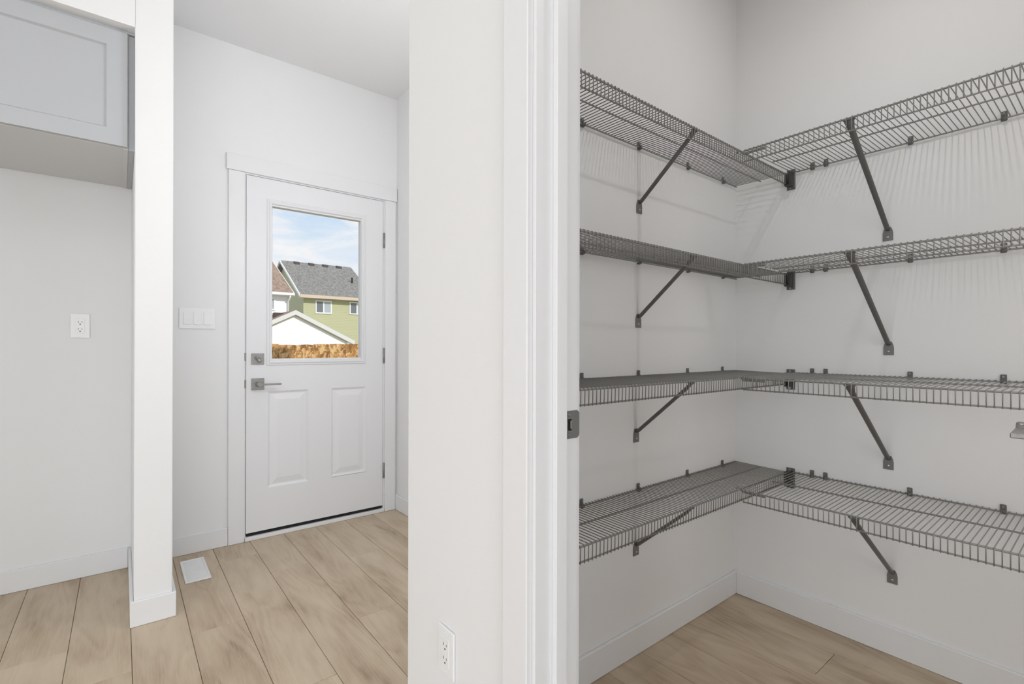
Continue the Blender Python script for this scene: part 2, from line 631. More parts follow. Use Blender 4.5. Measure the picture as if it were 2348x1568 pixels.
# unseen kitchen walls with window openings
w = MB()
w.box(KX0 - 0.15, KX0, KY0 - 0.15, YB, 0, 0.15)
w.box(KX0 - 0.15, KX0, KY0 - 0.15, YB, 2.35, CEIL)
w.box(KX0 - 0.15, KX0, KY0 - 0.15, -3.5, 0.15, 2.35)
w.box(KX0 - 0.15, KX0, 1.7, YB, 0.15, 2.35)
struct(w.build('wall_kitchen_left', 'wall'))
w = MB()
w.box(KX0, XPR, KY0 - 0.15, KY0, 0, 0.4)
w.box(KX0, XPR, KY0 - 0.15, KY0, 2.3, CEIL)
w.box(KX0, -3.2, KY0 - 0.15, KY0, 0.4, 2.3)
w.box(0.2, XPR, KY0 - 0.15, KY0, 0.4, 2.3)
struct(w.build('wall_kitchen_back', 'wall'))


# baseboards
def board_run(m, x0, x1, y0, y1):
    m.box(x0, x1, y0, y1, 0.0005, BH, 0.0022)


m_ = MB(); board_run(m_, -0.95, 0.028, YB - BT, YB)
struct(m_.build('baseboard_niche', 'trim'))
m_ = MB()
yb_ = YB - BT - 0.0005
m_.prism([(0.028, yb_), (0.028, YP - BT), (0.177, YP - BT), (0.177, yb_), (0.1655, yb_), (0.1655, YP - 0.0005), (0.0395, YP - 0.0005), (0.0395, yb_)], 'z', 0.0005, BH, 0.0022)
struct(m_.build('baseboard_partition', 'trim'))
m_ = MB(); board_run(m_, 0.165, 0.461, YB - BT, YB)
struct(m_.build('baseboard_back', 'trim'))
m_ = MB(); board_run(m_, XH - BT, XH, YPH, YB)
struct(m_.build('baseboard_mudroom', 'trim'))
m_ = MB(); board_run(m_, XF1, XPR, YPL - BT, YPL)
struct(m_.build('baseboard_left', 'trim'))
m_ = MB(); board_run(m_, XPR - BT, XPR, YPR, YPL - BT)
struct(m_.build('baseboard_right', 'trim'))
m_ = MB(); board_run(m_, XF0 - BT, XF0, 0.80, YPH)
struct(m_.build('baseboard_front', 'trim'))


# ------------------------------------------------------------------ back door
def D(x, z):      # lie on the slab's face
    return x * 1.0042, 1.1 + (z - 1.1) * 1.0042


# casing, jambs and sill
frame = MB()
for xa, xb in ((0.538, 0.5490), (1.3700, 1.381)):
    frame.box(xa, xb, YB - 0.001, YB + 0.17, 0, 2.085, 0.001)
frame.box(0.549, 1.370, YB - 0.001, YB + 0.17, 2.0735, 2.085, 0.001)
frame = struct(frame.build('trim_1', 'trim'), 'white frame and flat casing around the back door')
MB().box(0.462, 0.541, YB - 0.015, YB, 0.001, 2.0795, 0.0015).build('casing_leg', 'trim', frame)
MB().box(1.378, 1.4515, YB - 0.015, YB, 0.001, 2.0795, 0.0015).build('casing_leg', 'trim', frame)
MB().box(0.452, 1.4605, YB - 0.019, YB, 2.0805, 2.170, 0.0015).build('head_casing', 'trim', frame)
MB().box(0.545, 1.374, YB - 0.0150, YB + 0.16, 0.0005, 0.0225, 0.002).build('sill', 'trim', frame)
for z in (1.042, 0.888):
    MB().box(0.5425, 0.5515, YB - 0.006, YB + 0.02, z - 0.022, z + 0.022, 0.001).build('latch_plate', 'strike', frame)

YS = 3.105      # slab face
sx0, sx1 = 0.5515, 1.3675
sz0, sz1 = 0.042, 2.0705
gx0, gz0 = D(0.682, 1.030); gx1, gz1 = D(1.2105, 1.914)
p1 = D(0.662, 0.287) + D(0.886, 0.842)
p2 = D(1.024, 0.289) + D(1.246, 0.842)
slab = MB()
xs = [sx0, p1[0], gx0, p1[2], p2[0], gx1, p2[2], sx1]
zs = [sz0, p1[1], p1[3], gz0, gz1, sz1]
for i in range(len(xs) - 1):
    for j in range(len(zs) - 1):
        cx, cz = (xs[i] + xs[i + 1]) / 2, (zs[j] + zs[j + 1]) / 2
        if gx0 < cx < gx1 and gz0 < cz < gz1:
            continue
        if p1[1] < cz < p1[3] and (p1[0] < cx < p1[2] or p2[0] < cx < p2[2]):
            continue
        slab.box(xs[i], xs[i + 1], YS, YS + 0.044, zs[j], zs[j + 1])
door = slab.build('door_1', 'door')
struct(door, 'white back door with a large window over two raised panels')


def raised_panel(x0, z0, x1, z1):
    b2 = bmesh.new()
    rings = []
    for ins, dep in ((0.0, 0.0), (0.004, 0.0035), (0.012, 0.0095), (0.018, 0.0095), (0.050, 0.0015), (0.053, 0.0015)):
        rings.append([b2.verts.new(c) for c in ((x0 + ins, YS + dep, z0 + ins), (x1 - ins, YS + dep, z0 + ins), (x1 - ins, YS + dep, z1 - ins), (x0 + ins, YS + dep, z1 - ins))])
    bk = [b2.verts.new(c) for c in ((x0, YS + 0.044, z0), (x1, YS + 0.044, z0), (x1, YS + 0.044, z1), (x0, YS + 0.044, z1))]
    for a, c in [(bk, rings[0])] + list(zip(rings, rings[1:])):
        for i in range(4):
            b2.faces.new((a[i], a[(i + 1) % 4], c[(i + 1) % 4], c[i]))
    b2.faces.new(rings[-1])
    b2.faces.new(bk[::-1])
    bmesh.ops.recalc_face_normals(b2, faces=b2.faces[:])
    me = bpy.data.meshes.new('raised_panel')
    b2.to_mesh(me)
    b2.free()
    return link('raised_panel', me, 'door', door)


raised_panel(*p1)
raised_panel(*p2)


# moulded frame of the window
def ring_frame(name, mat, parent, x0, z0, x1, z1, prof):
    """prof: (inset from the outer edge, height off the face)"""
    b2 = bmesh.new()
    rings = [[b2.verts.new(c) for c in ((x0 + i, YS - h, z0 + i), (x1 - i, YS - h, z0 + i), (x1 - i, YS - h, z1 - i), (x0 + i, YS - h, z1 - i))] for i, h in prof]
    for a, c in zip(rings, rings[1:] + rings[:1]):
        for i in range(4):
            b2.faces.new((a[i], a[(i + 1) % 4], c[(i + 1) % 4], c[i]))
    bmesh.ops.recalc_face_normals(b2, faces=b2.faces[:])
    me = bpy.data.meshes.new(name)
    b2.to_mesh(me)
    b2.free()
    return link(name, me, mat, parent)


lx0, lz0 = D(0.654, 0.991); lx1, lz1 = D(1.2405, 1.952)
ring_frame('window_frame', 'door', door, lx0, lz0, lx1, lz1,
           ((0.0, -0.002), (0.0, 0.003), (0.004, 0.006), (0.010, 0.0065), (0.017, 0.012), (0.024, 0.012), (0.0285, 0.006), (0.030, -0.012), (0.030, -0.020), (0.026, -0.020)))
MB().box(gx0 - 0.001, gx1 + 0.001, YS + 0.016, YS + 0.021, gz0 - 0.001, gz1 + 0.001).build('window_pane', 'glass', door)
sw = MB().box(sx0 + 0.004, sx1 - 0.004, YS + 0.004, YS + 0.040, 0.0230, 0.0415, 0.002)
sw.box(sx0 + 0.004, sx1 - 0.004, YS + 0.001, YS + 0.006, 0.0335, 0.037, 0.001)
sw.build('door_sweep', 'rubber', door)
# deadbolt and lever
dbx, dbz = D(0.608, 1.029)
db = MB().box(dbx - 0.0325, dbx + 0.0325, YS - 0.007, YS, dbz - 0.032, dbz + 0.032, 0.0012).build('deadbolt', 'nickel', door)
tt = MB().lathe([(0, 0.011), (0.009, 0.010), (0.010, 0.008)], (dbx, YS - 0.007, dbz), (0, -1, 0))
tt.build('thumb_turn_base', 'nickel', db)
tt = MB()
ca, sa = math.cos(math.radians(-58)), math.sin(math.radians(-58))
tt.tube([(dbx - 0.019 * ca, YS - 0.026, dbz - 0.019 * sa), (dbx - 0.012 * ca, YS - 0.024, dbz - 0.012 * sa), (dbx, YS - 0.020, dbz), (dbx + 0.012 * ca, YS - 0.024, dbz + 0.012 * sa), (dbx + 0.019 * ca, YS - 0.026, dbz + 0.019 * sa)], 0.0055, 10, ry=0.008, up=(0, 1, 0))
tt.build('thumb_turn', 'nickel', db)
for s in (-1, 1):
    MB().lathe([(0, 0.0035), (0.0012, 0.003)], (dbx + s * 0.017, YS - 0.007, dbz + 0.002), (0, -1, 0), 10).build('screw', 'strike', db)


def lever_set(parent, px, py, pz, dirx, name='lever_handle', side=-1):
    """square rose, round neck and flat blade; dirx = way the blade points, side = way out of the door (local Y)"""
    ro = MB()
    ya, yb = sorted((py, py + side * 0.008))
    ro.box(px - 0.033, px + 0.033, ya, yb, pz - 0.033, pz + 0.033, 0.0015)
    ro = ro.build(name, 'nickel', parent)
    MB().lathe([(0.0, 0.0150), (0.007, 0.0135), (0.012, 0.0115), (0.038, 0.0115), (0.040, 0.0135), (0.053, 0.0135), (0.055, 0.0115)], (px, py + side * 0.008, pz), (0, side, 0), 20).build('lever_neck', 'nickel', ro)
    bl = MB()
    ya, yb = sorted((py + side * 0.044, py + side * 0.063))
    xa, xb = sorted((px + dirx * 0.006, px + dirx * 0.113))
    bl.box(xa, xb, ya, yb, pz - 0.0045, pz + 0.0045, 0.0014)
    bl.build('lever_blade', 'nickel', ro)
    MB().lathe([(0, 0.0042), (0.0015, 0.0036)], (px - 0.021, py + side * 0.008, pz + 0.006), (0, side, 0), 10).build('screw', 'strike', ro)
    return ro


lvx, lvz = D(0.6085, 0.886)
lever_set(door, lvx, YS, lvz, 1)
for z in (1.807, 1.042, 0.278):
    hx, hz = D(1.3665, z)
    h = MB().lathe([(0, 0.005), (0.001, 0.0066), (0.099, 0.0066), (0.1, 0.005)], (hx, YS - 0.006, hz - 0.05), (0, 0, 1), 12)
    for q in (0.02, 0.04, 0.06, 0.08):
        h.lathe([(0, 0.0069), (0.0008, 0.0069)], (hx, YS - 0.006, hz - 0.05 + q), (0, 0, 1), 12)
    h.box(hx - 0.004, hx + 0.008, YS - 0.004, YS + 0.012, hz - 0.049, hz + 0.049, 0.001)
    h.build('hinge', 'strike', door)

# ------------------------------------------------------------------ pantry doorway trim
tr = MB()
tr.box(XF0 - 0.001, XF1 + 0.001, YJ, YJ + 0.013, 0, 2.072, 0.001)
tr.box(XF0 - 0.001, XF1 + 0.001, YJ2 - 0.013, YJ2, 0, 2.072, 0.001)
tr.box(XF0 - 0.001, XF1 + 0.001, YJ2 - 0.013, YJ + 0.013, 2.072, 2.085, 0.001)
tr = struct(tr.build('trim_2', 'trim'), 'white jamb and flat casing of the pantry doorway')
MB().box(XF0 - 0.016, XF0 - 0.0005, YJ + 0.008, YJ + 0.084, 0.001, 2.078, 0.002).build('casing_leg', 'trim', tr)
MB().box(XF0 - 0.016, XF0 - 0.0005, YJ2 - 0.084, YJ2 - 0.008, 0.001, 2.078, 0.002).build('casing_leg', 'trim', tr)
MB().box(XF0 - 0.020, XF0 - 0.0005, YJ2 - 0.094, YJ + 0.094, 2.079, 2.168, 0.002).build('head_casing', 'trim', tr)
MB().box(XF1 + 0.0005, XF1 + 0.016, YJ + 0.007, YJ + 0.083, 0.001, 2.078, 0.002).build('casing_leg', 'trim', tr)
ds = MB()
ds.box(0.670, 0.6995, YJ - 0.0125, YJ, 0.001, 2.072, 0.0012)
ds.build('door_stop', 'trim', tr)
# strike plate on the rebate, its lip curling past the jamb edge
zc = 0.9415
b2 = bmesh.new()


def strike_y(x):      # flat on the jamb, the lip bends away from the opening
    return YJ - 0.0016 + max(0.0, x - 0.7405) ** 1.3 * 1.6


xs = [0.7005, 0.7120, 0.7230, 0.732, 0.739, 0.743, 0.7485]
for i in range(len(xs) - 1):
    x0, x1 = xs[i], xs[i + 1]

    def hh(x):
        return 0.0285 if x <= 0.739 else 0.0285 - (x - 0.739) * 0.6
    spans = [(-1, 1)] if not (x0 >= 0.7119 and x1 <= 0.7231) else [(-1, -0.42), (0.42, 1)]
    for s0, s1 in spans:
        q = [(x0, strike_y(x0), zc + s0 * hh(x0)), (x1, strike_y(x1), zc + s0 * hh(x1)), (x1, strike_y(x1), zc + s1 * hh(x1)), (x0, strike_y(x0), zc + s1 * hh(x0))]
        fr_ = [b2.verts.new(c) for c in q]
        bk_ = [b2.verts.new((c[0], c[1] + 0.0014, c[2])) for c in q]
        b2.faces.new(fr_)
        b2.faces.new(bk_[::-1])
        for a in range(4):
            b2.faces.new((fr_[a], bk_[a], bk_[(a + 1) % 4], fr_[(a + 1) % 4]))
bmesh.ops.recalc_face_normals(b2, faces=b2.faces[:])
me = bpy.data.meshes.new('strike_plate')
b2.to_mesh(me)
b2.free()
strike = link('strike_plate', me, 'strike', tr)
MB().box(0.7110, 0.7240, YJ - 0.0010, YJ - 0.0002, zc - 0.0128, zc + 0.0128).build('latch_hole', 'slot', strike)
MB().box(0.7190, 0.7230, YJ - 0.0030, YJ - 0.0008, zc - 0.0085, zc + 0.0085, 0.0006).build('latch_tongue', 'nickel', strike)
for s in (-1, 1):
    MB().lathe([(0, 0.0042), (0.0010, 0.0036), (0.0011, 0.0018), (0.0004, 0.0012)], (0.7165, YJ - 0.0016, zc + s * 0.0205), (0, -1, 0), 12).build('screw', 'strike', strike)

# pantry door, swung open into the pantry (only its lever reaches into view)
HX, HY = 0.7395, YJ2 + 0.001
d2 = empty('door_2', (HX, HY, 0), (0, 0, math.radians(1.7)))
struct(d2, 'white pantry door swung open, only its lever in view')
MB().box(0.0, 0.655, -0.035, 0.0, 0.012, 2.068, 0.001).build('door_leaf', 'door', d2)
lever_set(d2, 0.595, 0.0, 0.947, -1, side=1)

# ------------------------------------------------------------------ cabinet over the fridge niche
CY = 2.495
cab = empty('fridge_cabinet', (-0.455, YB, 1.884))
tag(cab, 'pale grey shaker wall cabinet tucked under the niche header', 'cabinet')
ox, oy, oz = cab.location
def cb(x0, x1, y0, y1, z0, z1, bev=0.0012):
    return MB().box(x0 - ox, x1 - ox, y0 - oy, y1 - oy, z0 - oz, z1 - oz, bev)
c_ = cb(-0.93, 0.0195, CY, YB - 0.001, 1.8875, 2.3445)
c_.build('carcass', 'cabinet_in', cab)
cb(0.0020, 0.0200, CY - 0.0005, YB - 0.001, 1.8845, 2.345, 0.0008).build('side_panel', 'cabinet_in', cab)
cb(0.0205, 0.0395, CY, YB - 0.001, 1.8842, 2.342, 0.0006).build('filler_strip', 'cabinet', cab)
cb(-0.93, 0.0395, CY - 0.010, CY + 0.03, 2.3435, 2.3525, 0.001).build('top_scribe', 'cabinet', cab)


def shaker(x0, x1, z0, z1):
    y0, y1 = CY - 0.0225, CY - 0.0045
    d = MB()
    s = 0.0625
    d.box(x0 - ox, x0 + s - ox, y0 - oy, y1 - oy, z0 - oz, z1 - oz)
    d.box(x1 - s - ox, x1 - ox, y0 - oy, y1 - oy, z0 - oz, z1 - oz)
    d.box(x0 + s - ox, x1 - s - ox, y0 - oy, y1 - oy, z0 - oz, z0 + s - oz, 0.0)
    d.box(x0 + s - ox, x1 - s - ox, y0 - oy, y1 - oy, z1 - s - oz, z1 - oz, 0.0)
    d = d.build('door', 'cabinet', cab)
    b2 = bmesh.new()
    a = []
    for ins, dep in ((0, 0.0), (0.006, 0.0085)):
        a.append([b2.verts.new((x - ox, y0 + dep - oy + 0.0005, z - oz)) for x, z in ((x0 + s + ins, z0 + s + ins), (x1 - s - ins, z0 + s + ins), (x1 - s - ins, z1 - s - ins), (x0 + s + ins, z1 - s - ins))])
    for i in range(4):
        b2.faces.new((a[0][i], a[0][(i + 1) % 4], a[1][(i + 1) % 4], a[1][i]))
    b2.faces.new(a[1])
    bmesh.ops.recalc_face_normals(b2, faces=b2.faces[:])
    me = bpy.data.meshes.new('centre_panel')
    b2.to_mesh(me)
    b2.free()
    link('centre_panel', me, 'cabinet', d)


shaker(-0.4535, 0.0165, 1.8885, 2.3375)
shaker(-0.9265, -0.4565, 1.8885, 2.3375)


# ------------------------------------------------------------------ wall plates
def outlet(name, loc, rotz, label, screwy=True):
    e = empty(name, loc, (0, 0, rotz))       # local -Y is out of the wall
    tag(e, label, 'outlet')
    MB().box(-0.0355, 0.0355, -0.0065, -0.0003, -0.0575, 0.0575, 0.0025, 2).build('wall_plate', 'plastic', e)
    MB().box(-0.0170, 0.0170, -0.0082, -0.0060, -0.0345, 0.0345, 0.0012).build('receptacle', 'plastic', e)
    for zc in (0.0150, -0.0185):
        for x, hgt in ((-0.0062, 0.0075), (0.0066, 0.0062)):
            MB().box(x - 0.0009, x + 0.0009, -0.0084, -0.0078, zc + 0.0035 - hgt / 2, zc + 0.0035 + hgt / 2).build('slot', 'slot', e)
        MB().lathe([(0, 0.0026), (0.0005, 0.0026)], (0, -0.0079, zc - 0.0072), (0, -1, 0), 10).build('ground_hole', 'slot', e)
    for z in (0.048, -0.048):
        MB().lathe([(0, 0.0032), (0.0008, 0.0027)], (0, -0.0064, z), (0, -1, 0), 10).build('screw', 'plastic', e)
    return e


outlet('wall_outlet', (-0.1535, YB, 1.1965), 0, 'white duplex outlet on the fridge niche back wall, below the cabinet')
outlet('wall_outlet', (XF0, 1.0365, 0.3565), -PI / 2, 'white duplex outlet low on the wall end beside the pantry doorway')
sw = empty('light_switch', (0.318, YB, 1.250))
tag(sw, 'white three-rocker light switch plate left of the back door', 'light switch')
MB().box(-0.082, 0.082, -0.0065, -0.0003, -0.0560, 0.0560, 0.0025, 2).build('wall_plate', 'plastic', sw)
for i, x in enumerate((-0.046, 0.0, 0.046)):
    tilt = (0.0, 0.0028, 0.0028)[i]
    r_ = MB()
    r_.prism([(-0.0066, -0.0330), (-0.0086 - tilt, -0.0330), (-0.0098, 0.0), (-0.0086, 0.0330), (-0.0066, 0.0330)], 'x', -0.0165, 0.0165, 0.0004)
    r_.build('rocker', 'plastic', sw, (x, 0, 0))
    MB().box(-0.0178, 0.0178, -0.0070, -0.0060, -0.0342, 0.0342, 0.0003).build('rocker_frame', 'trim', sw, (x, 0, 0))

# floor register
reg = empty('floor_register', (0.2855, 2.859, 0))
tag(reg, 'white slotted floor vent cover on the planks beside the partition', 'floor vent')
b_ = MB()
hx, hy, r = 0.0525, 0.145, 0.010
b_.box(-hx, -hx + 0.012, -hy, hy, 0.0003, 0.005, 0.0018)
b_.box(hx - 0.012, hx, -hy, hy, 0.0003, 0.005, 0.0018)
b_.box(-hx + 0.010, hx - 0.010, -hy, -hy + 0.020, 0.0003, 0.005, 0.0018)
b_.box(-hx + 0.010, hx - 0.010, hy - 0.020, hy, 0.0003, 0.005, 0.0018)
b_.build('rim', 'plastic', reg)
MB().box(-hx + 0.010, hx - 0.010, -hy + 0.016, hy - 0.016, 0.0003, 0.0010).build('backing', 'cabinet', reg)
slat_me = MB().box(-hx + 0.011, hx - 0.011, -0.0042, 0.0042, 0.0008, 0.0042, 0.0010).mesh('slat')
for i in range(22):
    link('slat', slat_me, 'plastic', reg, (0, -hy + 0.0265 + i * (2 * hy - 0.053) / 21.0, 0))

# ------------------------------------------------------------------ wire shelves
# local frame of a shelf: wall is the plane y=0, the shelf comes out along -y, z=0 is the deck of wires
WR = 0.00145
SP = 0.01512
wire_cache = {}


def wire_mesh(d):
    if d not in wire_cache:
        path = [(0, -0.0035, 0), (0, -d + 0.006, 0), (0, -d + 0.0018, -0.0014), (0, -d, -0.0060), (0, -d, -0.0475)]
        wire_cache[d] = MB().tube(path, WR, 6).mesh('wire')
        wire_cache[d].materials.append(M['wire'])
    return wire_cache[d]


clip_me = MB()
clip_me.box(-0.0075, 0.0075, -0.0055, -0.0004, -0.0120, 0.0185, 0.0018)
clip_me.lathe([(-0.0062, 0.0060), (-0.0055, 0.0070), (0.0055, 0.0070), (0.0062, 0.0060)], (0, -0.0075, -0.0040), (1, 0, 0), 12)
clip_me = clip_me.mesh('wall_clip')
clip_screw = MB().lathe([(0, 0.0038), (0.0015, 0.0030)], (0, -0.0055, 0.0115), (0, -1, 0), 10).mesh('clip_screw')


def make_shelf(loc, rotz, tilt, d, front, mid, back, w0, nw, clips, label, corner):
    s = empty('wire_shelf', loc, (math.radians(tilt), 0, rotz))
    tag(s, label, 'shelf', 'wire shelves in the pantry')
    rr = 0.0030
    for nm, y, z, r, (a, c) in (('front_rail', -d + WR + rr + 0.0002, -WR - rr, rr, front), ('lip_rail', -d + WR + 0.0026, -0.0445, 0.0025, front),
                                ('middle_rail', -d * 0.5, -WR - 0.0027, 0.0027, mid), ('back_rail', -0.0075, -WR - 0.0026, 0.0026, back)):
        t_ = MB().tube([(a, y, z), (a + 0.0015, y, z), (c - 0.0015, y, z), (c, y, z)], r, 10, up=(0, 1, 0), radii=[(r * 0.6, r * 0.6), (r, r), (r, r), (r * 0.6, r * 0.6)])
        t_.build(nm, 'rail', s)
    wm = wire_mesh(d)
    for k in range(nw):
        link('wire', wm, None, s, (w0 + k * SP, 0, 0))
    for x in clips:
        c = link('wall_clip', clip_me, 'clip', s, (x, 0, 0))
        link('screw', clip_screw, 'strike', c)
    if corner:
        # rod clip that hangs this shelf's corner on the neighbour's front rail
        q = MB()
        q.tube([(corner - 0.001, -d + 0.0145, -0.011), (corner + 0.002, -d + 0.0145, -0.011), (corner + 0.078, -d + 0.0145, -0.011), (corner + 0.084, -d + 0.0145, -0.011)], 0.0048, 10, up=(0, 0, 1), radii=[(0.003, 0.003), (0.0048, 0.0048), (0.0052, 0.0052), (0.002, 0.002)])
        q.tube([(corner + 0.004, -d + 0.0145, -0.010), (corner - 0.006, -d + 0.013, -0.002), (corner - 0.010, -d + 0.012, 0.0035), (corner - 0.016, -d + 0.012, 0.0025), (corner - 0.019, -d + 0.012, -0.004)], 0.0048, 8, ry=0.003, up=(0, 1, 0))
        q.build('corner_clip', 'rail', s)
    return s


LEVELS = (1.8235, 1.4110, 0.9990, 0.5920)
ordinal = ('topmost', 'second from the top', 'third from the top', 'lowest')
DL, DR = 0.2265, 0.4060
for i, z in enumerate(LEVELS):
    lab = ('narrow grey wire shelf on the left pantry wall, %s' % ordinal[i])
    make_shelf((0, YPL, z), 0, 1.25, DL, (0.765, 2.140), (0.765, 2.160), (0.765, 2.160), 0.775, 92, (0.885, 1.165, 1.460, 1.776, 2.048), lab, None)
    lab = ('deep grey wire shelf on the back pantry wall, %s' % ordinal[i])
    make_shelf((XPR, 0, z), -PI / 2, 0.95, DR, (-0.8725, 0.53), (-0.857, 0.53), (-0.850, 0.53), -0.8663, 92, (-0.790, -0.742, -0.478, -0.245, 0.06, 0.34), lab, -0.880)


# braces: foot plate on the wall, half-round strut, flared hook under the front rail
def make_brace(d, drop, zf, label):
    e = empty('shelf_brace')
    tag(e, label, 'bracket', 'diagonal braces under the wire shelves')
    # foot
    zb, h, wd = -drop, 0.049, 0.0155
    pts = [(-wd, zb), (wd, zb), (wd, zb + h * 0.55), (wd * 0.86, zb + h * 0.78), (wd * 0.56, zb + h), (-wd * 0.56, zb + h), (-wd * 0.86, zb + h * 0.78), (-wd, zb + h * 0.55)]
    f = MB().prism(pts, 'y', -0.0035, -0.0004, 0.0006)
    f = f.build('foot_plate', 'foot', e)
    MB().lathe([(0, 0.0042), (0.0014, 0.0036), (0.0016, 0.001)], (0, -0.0035, zb + 0.0135), (0, -1, 0), 12).build('screw', 'screw', f)
    # strut
    a = Vector((0, -0.0065, zb + h - 0.012))
    c = Vector((0, -d + 0.026, zf - 0.030))
    tip = Vector((0, -d + 0.0045, zf - 0.0085))
    s = MB()
    s.tube([a, a + Vector((0, -0.006, 0.007)), c, tip], 0.0085, 12, ry=0.0060, up=(1, 0, 0),
           radii=[(0.0070, 0.0035), (0.0085, 0.0062), (0.0095, 0.0055), (0.0150, 0.0022)])
    s.build('strut', 'brace', e)
    hk = MB().box(-0.0150, 0.0150, -d + 0.0012, -d + 0.0125, zf - 0.0115, zf - 0.0068, 0.0012)
    hk.build('hook', 'brace', e)
    return e


zfl = -DL * math.sin(math.radians(1.25))
zfr = -DR * math.sin(math.radians(0.95))
bl = make_brace(DL, 0.2400, zfl, '')
br = make_brace(DR, 0.3370, zfr, '')
br.rotation_euler = (0, 0, -PI / 2)
lx = (1.464, 1.460, 1.449, 1.449)
ry = (0.543, 0.540, 0.540, 0.528)
for i, z in enumerate(LEVELS):
    l1 = 'dark steel brace under the %s narrow shelf on the left pantry wall' % ('topmost', 'second highest', 'third highest', 'lowest')[i]
    l2 = 'dark steel brace under the %s deep shelf on the back pantry wall' % ('topmost', 'second highest', 'third highest', 'lowest')[i]
    if i == 0:
        bl.location, bl['label'] = (lx[0], YPL, z), l1
        br.location, br['label'] = (XPR, ry[0], z), l2
    else:
        duplicate(bl, (lx[i], YPL, z), l1)
        duplicate(br, (XPR, ry[i], z), l2)

# end brackets that carry the narrow shelves' front rails on the back wall
eb = None
for i, z in enumerate(LEVELS):
    lab = 'dark end bracket on the back pantry wall holding the %s narrow shelf' % ('topmost', 'second highest', 'third highest', 'lowest')[i]
    if eb is None:
        eb = empty('end_bracket', (XPR, 0.8705, z - 0.030), (0, 0, -PI / 2))     # local -y is out of the wall, local +x is world -Y
        tag(eb, lab, 'bracket', 'end brackets on the pantry back wall')
        MB().box(-0.0165, 0.0165, -0.0045, -0.0004, -0.0420, 0.0420, 0.0015).build('mounting_plate', 'clip', eb)
        b_ = MB()
        b_.box(-0.0150, -0.0110, -0.0330, -0.0040, -0.0250, 0.0270, 0.0008)
        b_.box(0.0000, 0.0120, -0.0300, -0.0040, -0.0250, 0.0270, 0.0010)
        b_.box(-0.0150, 0.0120, -0.0330, -0.0040, -0.0290, -0.0240, 0.0010)
        b_.build('rail_socket', 'socket', eb)
        MB().box(0.0115, 0.0150, -0.0110, -0.0040, -0.0400, 0.0400, 0.0010).build('rib', 'clip', eb)
        for zz in (-0.0345, 0.0345):
            MB().lathe([(0, 0.0042), (0.0015, 0.0036)], (-0.0020, -0.0045, zz), (0, -1, 0), 12).build('screw', 'screw', eb)
    else:
        duplicate(eb, (XPR, 0.8705, z - 0.030), lab)

# ------------------------------------------------------------------ outside, beyond the door
GZ = -0.85
g = MB().box(-40, 80, YB + 0.17, 130, GZ - 0.2, GZ)
struct(g.build('ground', 'lawn'), 'yard ground beyond the back door')

fence = empty('board_fence', (1.8, 6.0, GZ))
tag(fence, 'rough orange-brown wooden fence across the yard, seen low through the door window', 'fence')
x = -1.6
fence_w = [0.195, 0.19, 0.19, 0.20, 0.185, 0.19, 0.195]
hgt = {0: 1.975, 1: 1.968, 2: 1.985, 3: 1.972}
i = 0
edges = []
x = 1.397 - 0.19 * 14
while x < 4.6:
    wd = 0.19
    hh = 1.972 + random.uniform(-0.010, 0.012)
    bw = wd - 0.0012
    b_ = MB().prism([(-bw / 2, 0.0), (bw / 2, 0.0), (bw / 2, hh + random.uniform(-0.004, 0.004)), (0.02, hh + 0.004), (-bw / 2, hh + random.uniform(-0.004, 0.004))], 'y', -0.010, 0.010, 0.0)
    b_.build('board', 'board', fence, (x + wd / 2 - 1.8, random.uniform(-0.004, 0.004), 0))
    x += wd
MB().box(-3.1, 2.8, 0.012, 0.05, 0.35, 0.44).build('rail', 'board', fence)
MB().box(-3.1, 2.8, 0.012, 0.05, 1.45, 1.54).build('rail', 'board', fence)


def quad_slab(name, mat, parent, c4, thick, loc):
    """a sloping sheet: four corners of its top (world), thickened downwards"""
    b2 = bmesh.new()
    o = Vector(loc)
    tp = [b2.verts.new(Vector(c) - o) for c in c4]
    bt = [b2.verts.new(Vector(c) - o - Vector((0, 0, thick))) for c in c4]
    b2.faces.new(tp)
    b2.faces.new(bt[::-1])
    for i in range(4):
        b2.faces.new((tp[i], bt[i], bt[(i + 1) % 4], tp[(i + 1) % 4]))
    bmesh.ops.recalc_face_normals(b2, faces=b2.faces[:])
    me = bpy.data.meshes.new(name)
    b2.to_mesh(me)
    b2.free()
    return link(name, me, mat, parent)


def house_window(parent, loc, x0, x1, z0, z1, y, split=0.5, pale_right=True):
    """sliding window on a wall facing -Y"""
    ox, oy, oz = loc
    f = MB()
    t_ = 0.09
    for a in ((x0, x1, z0, z0 + t_), (x0, x1, z1 - t_, z1), (x0, x0 + t_, z0 + t_, z1 - t_), (x1 - t_, x1, z0 + t_, z1 - t_)):
        f.box(a[0] - ox, a[1] - ox, y - 0.06 - oy, y + 0.02 - oy, a[2] - oz, a[3] - oz)
    xm = x0 + (x1 - x0) * split
    f.box(xm - 0.05 - ox, xm + 0.05 - ox, y - 0.05 - oy, y + 0.02 - oy, z0 + t_ - oz, z1 - t_ - oz)
    f = f.build('window', 'ext_white', parent)
    MB().box(x0 + t_ - ox, xm - 0.05 - ox, y - 0.02 - oy, y + 0.01 - oy, z0 + t_ - oz, z1 - t_ - oz).build('pane', 'dark_pane', f)
    MB().box(xm + 0.05 - ox, x1 - t_ - ox, y - 0.02 - oy, y + 0.01 - oy, z0 + t_ - oz, z1 - t_ - oz).build('pane', 'pale_pane', f)


